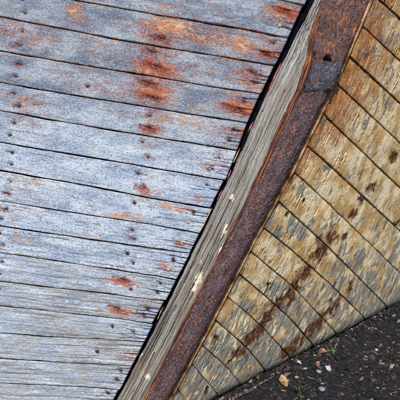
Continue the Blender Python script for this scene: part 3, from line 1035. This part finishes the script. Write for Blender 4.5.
def half_round(name, y0, y1, mat, bulge, wob, n_th=44, step=2.0, wide=0.0, sink=0.012, endround=0.0, capy=None, flat=2.4):
    """half-round iron member sitting on the ridge of the stem"""
    ys = np.linspace(y1, y0, int((y1 - y0) * 3.9 / step))
    E0 = on_plane(np.stack([at_py(ironL, ys) - wide, ys], -1), SB + NL * 0.016, NL)
    E1 = on_plane(np.stack([at_py(ironR, ys) - 1.6 + wide, ys], -1), A_, NR)
    C = 0.5 * (E0 + E1)
    hw = 0.5 * (E1 - E0)
    th = np.linspace(-0.10, math.pi + 0.10, n_th)
    U1 = np.concatenate([[0], np.cumsum(np.linalg.norm(np.diff(C, axis=0), axis=1))])
    U = np.broadcast_to(U1[:, None], (len(ys), n_th))
    hwl = np.linalg.norm(hw, axis=1)[:, None]
    A = np.broadcast_to(th[None, :], U.shape) * 0.055
    sd_ = nseed()
    rad = 1 + wob * (fbm(U * 25, A * 25, sd_) - 0.5) * 2
    cs, sn = np.cos(th), np.sin(th)
    cs = np.sign(cs) * np.abs(cs) ** (2 / flat)
    sn = np.sign(sn) * np.abs(sn) ** (2 / flat)
    es = np.ones(len(ys))
    if endround > 0:
        q = U1[-1] - U1
        es = np.sqrt(np.clip(1 - np.clip(1 - q / endround, 0, 1) ** 2, 0.02, 1))
        q2 = U1
        if capy:
            es = es * np.sqrt(np.clip(1 - np.clip(1 - q2 / endround, 0, 1) ** 2, 0.02, 1))
    P = C[:, None] - hw[:, None] * (cs[None, :, None]) * (rad * (0.55 + 0.45 * es[:, None]))[..., None]
    P = P + NI * ((sn[None, :] * bulge * rad) * es[:, None] - sink * 0)[..., None]
    out = unit(P - C[:, None] + NI * 1e-4)
    d = 0.0030 * (fbm(U * 150, A * 150, sd_ + 2) - 0.5) + 0.0022 * (fbm(U * 320, A * 320, sd_ + 3, 2) - 0.5)
    d = d - 0.0045 * np.clip(fbm(U * 45, A * 60, sd_ + 4) - 0.60, 0, 1) * 4
    P = P + out * d[..., None]
    pc = np.stack([U + sd_, A + sd_ * .6, np.full(U.shape, sd_)], -1)
    me = mesh_np(name, P.reshape(-1, 3), grid_faces(len(ys), n_th, True), dict(pc=pc.reshape(-1, 3)), True,
                 [list(range(n_th)), list(range((len(ys) - 1) * n_th, len(ys) * n_th))[::-1]])
    o = link(bpy.data.objects.new(name, me), boat, mat)
    return o, P


band, BP = half_round('iron_band', 84, 440, MAT['iron'], 0.046, 0.03, 60, flat=1.9)
collar, CP = half_round('iron_collar', 61, 96, MAT['collar'], 0.054, 0.17, 60, 1.0, 1.8, endround=0.026, capy=True, flat=2.8)


# rusty plate above the collar with a bolt hole
def prof_plate(U, V, Wd, v, sd_, mp):
    h = 0.014 * (fbm(U * 14, V * 70, sd_) - 0.5) + 0.012 * (fbm(U * 60, V * 110, sd_ + 1) - 0.5) + 0.03 * (fbm(U * 12, V * 22, sd_ + 2) - 0.5)
    h = h + 0.022 * np.sin(np.clip(v, 0, 1) * math.pi) ** 0.7
    d = np.hypot(mp[..., 0] - 327, (mp[..., 1] - 62))
    d = d * (1 + 0.3 * (vn(mp[..., 0] * .4, mp[..., 1] * .4, 5) - 0.5))
    h = h - 0.034 * (1 - sstep(2.6, 4.6, d)) + 0.006 * np.exp(-((d - 6.5) / 1.6) ** 2)
    return h


plate, PP, PN = strip('iron_plate', lambda y: at_py(stemR, y) + 2.0 - 3.0 * sstep(50, -20, y) + 5.0 * sstep(25, 70, y) + 2.0 * (fbm(y * 0.07, 0 * y, 8) - 0.5), lambda y: at_py(ironR, y) - 0.5, -130, 86, 70, 0.016, 0.020, MAT['plate'], 0.05, prof_plate, None, 1.6)


# tan batten along the far edge of the iron
def batten():
    ys = np.linspace(440, -130, 700)
    E0, n0 = right_surface(np.stack([at_py(ironR, ys) - 1.0, ys], -1))
    E1, n1 = right_surface(np.stack([batten_x(ys) - 0.2 + 0.5 * (fbm(ys * 0.03, 0 * ys, 4) - 0.5), ys], -1))
    nv = 14
    v = np.linspace(0, 1, nv)
    P = E0[:, None] * (1 - v[None, :, None]) + E1[:, None] * v[None, :, None]
    U = np.broadcast_to((440 - ys)[:, None] * 0.0039, P.shape[:2])
    V = v[None] * 0.018 + 0 * U
    h = 0.005 * np.sin(np.clip(v * 1.0, 0, 1) * math.pi * 0.75 + 0.6)[None] + 0.002 * (fbm(U * 8, V * 200, 77) - 0.5)
    P = P + n0[:, None] * (h + 0.002)[..., None]
    pc = np.stack([U, V, 0 * U], -1)
    slab('batten', P, np.broadcast_to(n0[:, None], P.shape), 0.03, MAT['batten'], boat, dict(pc=pc), flip=True)


batten()


# slivers of old caulk and paint in the groove beside the post, knots
def sliver(name, pts, wpx, mat, lift=0.014):
    pts = np.array(pts, float)
    n = 14
    t = np.linspace(0, 1, n)
    x, y = np.interp(t, np.linspace(0, 1, len(pts)), pts[:, 0]), np.interp(t, np.linspace(0, 1, len(pts)), pts[:, 1])
    wd = wpx * np.sin(np.clip(t, 0.03, 0.97) * math.pi) ** 0.6 * (0.6 + 0.8 * vn(t * 7, 0 * t, int(pts[0, 0])))
    rows = []
    for s_ in (-0.5, 0.0, 0.5):
        rows.append(on_plane(np.stack([x + s_ * wd + 0.5 * (vn(t * 6, 0 * t, 9) - .5), y + s_ * wd * 0.4], -1), SB + NL * lift, NL) + NL * (0.0025 if s_ == 0 else 0))
    P = np.stack(rows, 1)
    slab(name, P, NL, 0.008, mat, stem, dict(pc=P), flip=True)


sliver('caulk_strip', [(281, 63), (274, 78), (266, 97)], 1.3, MAT['pink'])
sliver('caulk_strip', [(240, 148), (236, 157), (233, 163)], 0.9, MAT['yellow'])
sliver('caulk_strip', [(231, 170), (229, 175), (227, 179)], 1.1, MAT['pink'])
sliver('caulk_strip', [(212, 208), (206, 220), (200, 232)], 0.9, MAT['yellow'])
sliver('caulk_strip', [(222, 190), (219, 196), (217, 200)], 0.9, MAT['pink'])
sliver('caulk_strip', [(253, 122), (250, 128), (248, 132)], 1.2, MAT['pink'])
sliver('caulk_strip', [(163, 307), (160, 313), (157, 320)], 0.8, MAT['yellow'])

# ------------------------------------------------------------------ ground
def ground_h(x, y):
    return 0.018 * (fbm(x * 4, y * 4, 5) - 0.5) + 0.012 * (fbm(x * 16, y * 16, 6) - 0.5)


xs = np.concatenate([[-40, -12, -4, -2], np.linspace(-1.2, 2.2, 230), [3.5, 6, 14, 40]])
ysg = np.concatenate([[-40, -12, -4, 0, 1.0], np.linspace(1.4, 4.2, 200), [5.5, 8, 16, 60]])
GX, GY = np.meshgrid(xs, ysg, indexing='ij')
GZ = ground_h(GX, GY)
me = mesh_np('ground', np.stack([GX, GY, GZ], -1).reshape(-1, 3), grid_faces(len(xs), len(ysg)))
g = link(bpy.data.objects.new('ground', me), None, MAT['soil'])
g['kind'] = 'structure'


def gpoint(px, py, z=0.0):
    d = ray((px, py))
    return CAM + d * ((CAM_H - z) / -d[2])


# loose litter: bark chips, grit and dead leaf scraps
def litter():
    n = 26000
    g_ = np.random.default_rng(3)
    x = g_.uniform(-0.9, 2.0, n)
    y = g_.uniform(1.75, 3.9, n)
    base = np.array([[-1, -1, -1], [1, -1, -1], [1, 1, -1], [-1, 1, -1], [-.7, -.75, 1], [.8, -.6, 1], [.65, .8, 1], [-.8, .7, 1]], float)
    Fb = np.array([[0, 3, 2, 1], [4, 5, 6, 7], [0, 1, 5, 4], [1, 2, 6, 5], [2, 3, 7, 6], [3, 0, 4, 7]])
    sz = g_.lognormal(-5.65, 0.45, n)
    sh = np.stack([sz * g_.uniform(.8, 2.6, n), sz * g_.uniform(.5, 1.1, n), sz * g_.uniform(.15, .6, n)], -1)
    sh[:500] = np.stack([g_.uniform(.007, .026, 500), g_.uniform(.0006, .0016, 500), g_.uniform(.0006, .0014, 500)], -1)   # twigs
    sh[500:1100] = np.stack([g_.uniform(.004, .010, 600), g_.uniform(.003, .006, 600), np.full(600, .0005)], -1)          # leaf scraps
    f0, f1 = gpoint(215, 400), gpoint(331, 340)                                                                         # banked against the hull
    kk = g_.uniform(-0.3, 2.2, 3000)
    off = np.abs(g_.normal(0, .035, 3000)) - 0.02
    dn = unit((f1 - f0)[:2])
    x[1100:4100] = f0[0] + (f1 - f0)[0] * kk + dn[1] * off
    y[1100:4100] = f0[1] + (f1 - f0)[1] * kk - dn[0] * off
    V = base[None] * sh[:, None] * (1 + g_.uniform(-.35, .35, (n, 8, 3)))
    a, b, c = g_.uniform(0, 6.28, n), g_.normal(0, .45, n), g_.normal(0, .45, n)
    ca, sa = np.cos(a), np.sin(a)
    cb, sb = np.cos(b)[:, None], np.sin(b)[:, None]
    cc, sc = np.cos(c)[:, None], np.sin(c)[:, None]
    X, Y, Z = V[..., 0], V[..., 1], V[..., 2]
    Y, Z = Y * cb - Z * sb, Y * sb + Z * cb
    X, Z = X * cc - Z * sc, X * sc + Z * cc
    X, Y = X * ca[:, None] - Y * sa[:, None], X * sa[:, None] + Y * ca[:, None]
    lift = np.zeros(n)
    lift[1100:4100] = 0.012 * np.exp(-np.clip(off, 0, 1) / 0.03) * g_.uniform(0, 1, 3000)
    Z = Z + (ground_h(x, y) + sz * 0.25 + lift)[:, None]
    P = np.stack([X + x[:, None], Y + y[:, None], Z], -1)
    pal = np.array([[.006, .006, .009], [.010, .010, .014], [.014, .014, .019], [.028, .026, .029], [.070, .054, .050], [.26, .19, .16], [.42, .41, .44]])
    pal = np.concatenate([pal, [[.17, .105, .07]]])
    ci = g_.choice(len(pal) - 1, n, p=[.17, .19, .22, .20, .15, .062, .008])
    ci[:1100] = g_.choice([3, 4, 5, 7, 7], 1100)
    cl = pal[ci] * g_.uniform(.7, 1.3, (n, 1))
    cl = np.concatenate([cl, np.ones((n, 1))], -1)
    tint = np.repeat(cl, 8, 0)
    F = (Fb[None] + (np.arange(n) * 8)[:, None, None]).reshape(-1, 4)
    me = mesh_np('litter', P.reshape(-1, 3), F, dict(tint=tint), False)
    o = link(bpy.data.objects.new('litter', me), None, MAT['chips'])
    o['kind'] = 'stuff'
    o['label'] = 'dark bark chips, grit and leaf scraps covering the soil'
    o['category'] = 'litter'


litter()


def thing(o, name, label, cat, group=None):
    o.name = name
    o['label'], o['category'] = label, cat
    if group:
        o['group'] = group
    return o


# dead leaf, curled
def dead_leaf(px, py, size, rot, mat, label):
    nl, nw = 22, 9
    t = np.linspace(0, 1, nl)
    wv = np.linspace(-1, 1, nw)
    half = 0.30 * np.sin(np.clip(t, 0.02, 0.985) ** 0.8 * math.pi) ** 0.8 * (1 + 0.35 * (vn(t * 6, 0 * t, int(px)) - 0.5))
    X = (t[:, None] - 0.5) + 0 * wv
    Y = half[:, None] * wv[None] + 0.10 * np.sin(t * 3)[:, None]
    Z = 0.30 * (half[:, None] * wv[None]) ** 2 * 9 + 0.22 * (t[:, None] - 0.45) ** 2 * 2 + 0.03 * np.abs(wv)[None] + 0.03 * (fbm(X * 8 + 9, Y * 8, 3) - .5)
    P = np.stack([X, Y, Z], -1) * size
    c, s = math.cos(rot), math.sin(rot)
    P = np.stack([P[..., 0] * c - P[..., 1] * s, P[..., 0] * s + P[..., 1] * c, P[..., 2]], -1)
    o = slab('dead_leaf', P, np.array([0, 0, 1.0]), 0.0012, mat, None, dict(pc=P))
    q = gpoint(px, py, 0.012)
    o.location = (q[0], q[1], float(ground_h(np.array(q[0]), np.array(q[1]))) + 0.010)
    o.rotation_euler = (0.5, 0.1, 0)
    return thing(o, 'dead_leaf', label, 'leaf')


MAT['leaf'] = mat_simple('dry_leaf', [(0.36, (0.10, 0.055, 0.025)), (0.5, (0.34, 0.21, 0.10)), (0.66, (0.60, 0.44, 0.26))], (90, 90, 90), 0.7)
MAT['leaf2'] = mat_simple('brown_leaf', [(0.36, (0.06, 0.028, 0.02)), (0.5, (0.20, 0.10, 0.07)), (0.66, (0.40, 0.25, 0.19))], (90, 90, 90), 0.7)
MAT['grass'] = mat_simple('grass_blade', [(0.3, (0.07, 0.13, 0.05)), (0.6, (0.17, 0.26, 0.11)), (0.8, (0.32, 0.40, 0.22))], (60, 60, 60), 0.5)
MAT['stick'] = mat_simple('stick_bark', [(0.38, (0.022, 0.013, 0.011)), (0.5, (0.085, 0.05, 0.042)), (0.66, (0.30, 0.20, 0.165))], (60, 60, 60), 0.8)
MAT['stone'] = mat_simple('pale_stone', [(0.36, (0.09, 0.085, 0.09)), (0.5, (0.24, 0.23, 0.24)), (0.66, (0.42, 0.40, 0.40))], (90, 90, 90), 0.7)
MAT['stone2'] = mat_simple('blue_grey_stone', [(0.3, (0.08, 0.09, 0.12)), (0.6, (0.20, 0.22, 0.28)), (0.8, (0.34, 0.36, 0.42))], (90, 90, 90), 0.7)
dead_leaf(284, 381, 0.056, 1.9, MAT['leaf'], 'curled tan dead leaf lying on the dark soil')
dead_leaf(323, 352, 0.040, 0.3, MAT['leaf2'], 'small reddish brown dead leaf beside grass blades at the foot of the hull')
dead_leaf(318, 364, 0.030, 1.2, MAT['leaf2'], 'tiny brown leaf scrap just above the upper blue-grey pebble')


# grass tufts, each blade a part
def grass_tuft(px, py, n, hgt, label, seed, lean=(0, 0), y_at=None):
    g_ = np.random.default_rng(seed)
    q = gpoint(px, py, 0.0) if y_at is None else at_y(px, py, y_at)
    z = float(ground_h(np.array(q[0]), np.array(q[1]))) - 0.004
    root = bpy.data.objects.new('grass_tuft', None)
    root.empty_display_size = 0.02
    root.location = (q[0], q[1], z)
    col.objects.link(root)
    for _ in range(n):
        L = hgt * g_.uniform(.55, 1.1)
        az = g_.uniform(0, 6.28)
        bend = g_.uniform(.15, .8)
        t = np.linspace(0, 1, 8)
        r = bend * L * t ** 1.8
        x = r * math.cos(az) + lean[0] * t * L + g_.normal(0, .004)
        y = r * math.sin(az) + lean[1] * t * L + g_.normal(0, .004)
        zz = L * t * (1 - 0.25 * bend * t)
        wd = 0.0024 * (1 - t ** 2 * 0.95)
        sx, sy = -math.sin(az), math.cos(az)
        P = np.stack([np.stack([x - sx * wd, y - sy * wd, zz], -1), np.stack([x + .3 * wd * math.cos(az), y + .3 * wd * math.sin(az), zz], -1), np.stack([x + sx * wd, y + sy * wd, zz], -1)], 1)
        slab('blade', P, np.array([math.cos(az), math.sin(az), 0.2]), 0.0005, MAT['grass'], root, dict(pc=P))
    return thing(root, 'grass_tuft', label, 'grass')


grass_tuft(300, 396, 9, 0.075, 'small green grass tuft on soil below the curled tan leaf', 4)
grass_tuft(333, 353, 6, 0.050, 'green grass blades close against the foot of the ochre planks', 6)




# stick lying along the foot of the hull
def stick():
    pts = np.array([gpoint(232, 399.5, .012), gpoint(248, 391, .012), gpoint(262, 383, .014), gpoint(274, 375.5, .012)])
    n, m_ = 40, 10
    t = np.linspace(0, 3, n)
    C = np.stack([np.interp(t, range(4), pts[:, i]) for i in range(3)], -1)
    C[:, 2] += 0.003 * np.sin(t * 4)
    C[:, 1] += 0.010 * (fbm(t * 1.7, 0 * t, 15) - 0.5)
    tg = unit(np.gradient(C, axis=0))
    sx = unit(np.cross(tg, np.array([0, 0, 1.0])))
    sz = np.cross(sx, tg)
    a = np.linspace(0, 2 * math.pi, m_ + 1)
    r = 0.0075 * (1 - 0.65 * t / 3)[:, None] * (1 + 0.25 * (fbm(t[:, None] * 6, np.cos(a)[None] * 2 + 5, 8) - .5))
    P = C[:, None] + sx[:, None] * (r * np.cos(a))[..., None] + sz[:, None] * (r * np.sin(a))[..., None]
    cen = C[0].copy()
    me = mesh_np('stick', (P - cen).reshape(-1, 3), grid_faces(n, m_ + 1), None, True, [list(range(m_)), [(n - 1) * (m_ + 1) + k for k in range(m_)][::-1]])
    o = link(bpy.data.objects.new('stick', me), None, MAT['stick'])
    o.location = cen
    thing(o, 'stick', 'thin reddish brown stick lying along the foot of the ochre planks', 'stick')


stick()


def pebble(px, py, r, mat, label, seed):
    g_ = np.random.default_rng(seed)
    nu, nv = 14, 9
    th, ph = np.linspace(0, 2 * math.pi, nu), np.linspace(-math.pi / 2, math.pi / 2, nv)
    TH, PH = np.meshgrid(th, ph, indexing='ij')
    d = np.stack([np.cos(PH) * np.cos(TH) * 1.25, np.cos(PH) * np.sin(TH), np.sin(PH) * .65], -1)
    k = 1 + 0.35 * (vn(d[..., 0] * 1.6 + 7, d[..., 1] * 1.6 + d[..., 2] + seed, seed) - .5)
    P = d * k[..., None] * r
    me = mesh_np('pebble', P.reshape(-1, 3), grid_faces(nu, nv), None, True)
    o = link(bpy.data.objects.new('pebble', me), None, mat)
    q = gpoint(px, py, r * .4)
    o.location = (q[0], q[1], float(ground_h(np.array(q[0]), np.array(q[1]))) + r * .45)
    o.rotation_euler = (g_.uniform(-.3, .3), g_.uniform(-.3, .3), g_.uniform(0, 6))
    thing(o, 'pebble', label, 'pebble', 'pebbles on the soil')


pebble(246.5, 392, 0.011, MAT['stone'], 'whitish pebble beside the thin stick', 1)
pebble(297, 377, 0.008, MAT['leaf'], 'small tan pebble just right of the curled tan leaf', 2)
pebble(319, 371, 0.012, MAT['stone2'], 'upper of two blue-grey pebbles, just below a tiny brown leaf scrap', 3)
pebble(322, 390, 0.011, MAT['stone2'], 'lower of two blue-grey pebbles, right of the small grass tuft', 4)
pebble(305, 368, 0.008, MAT['stone'], 'small whitish pebble left of the tiny brown leaf scrap', 5)
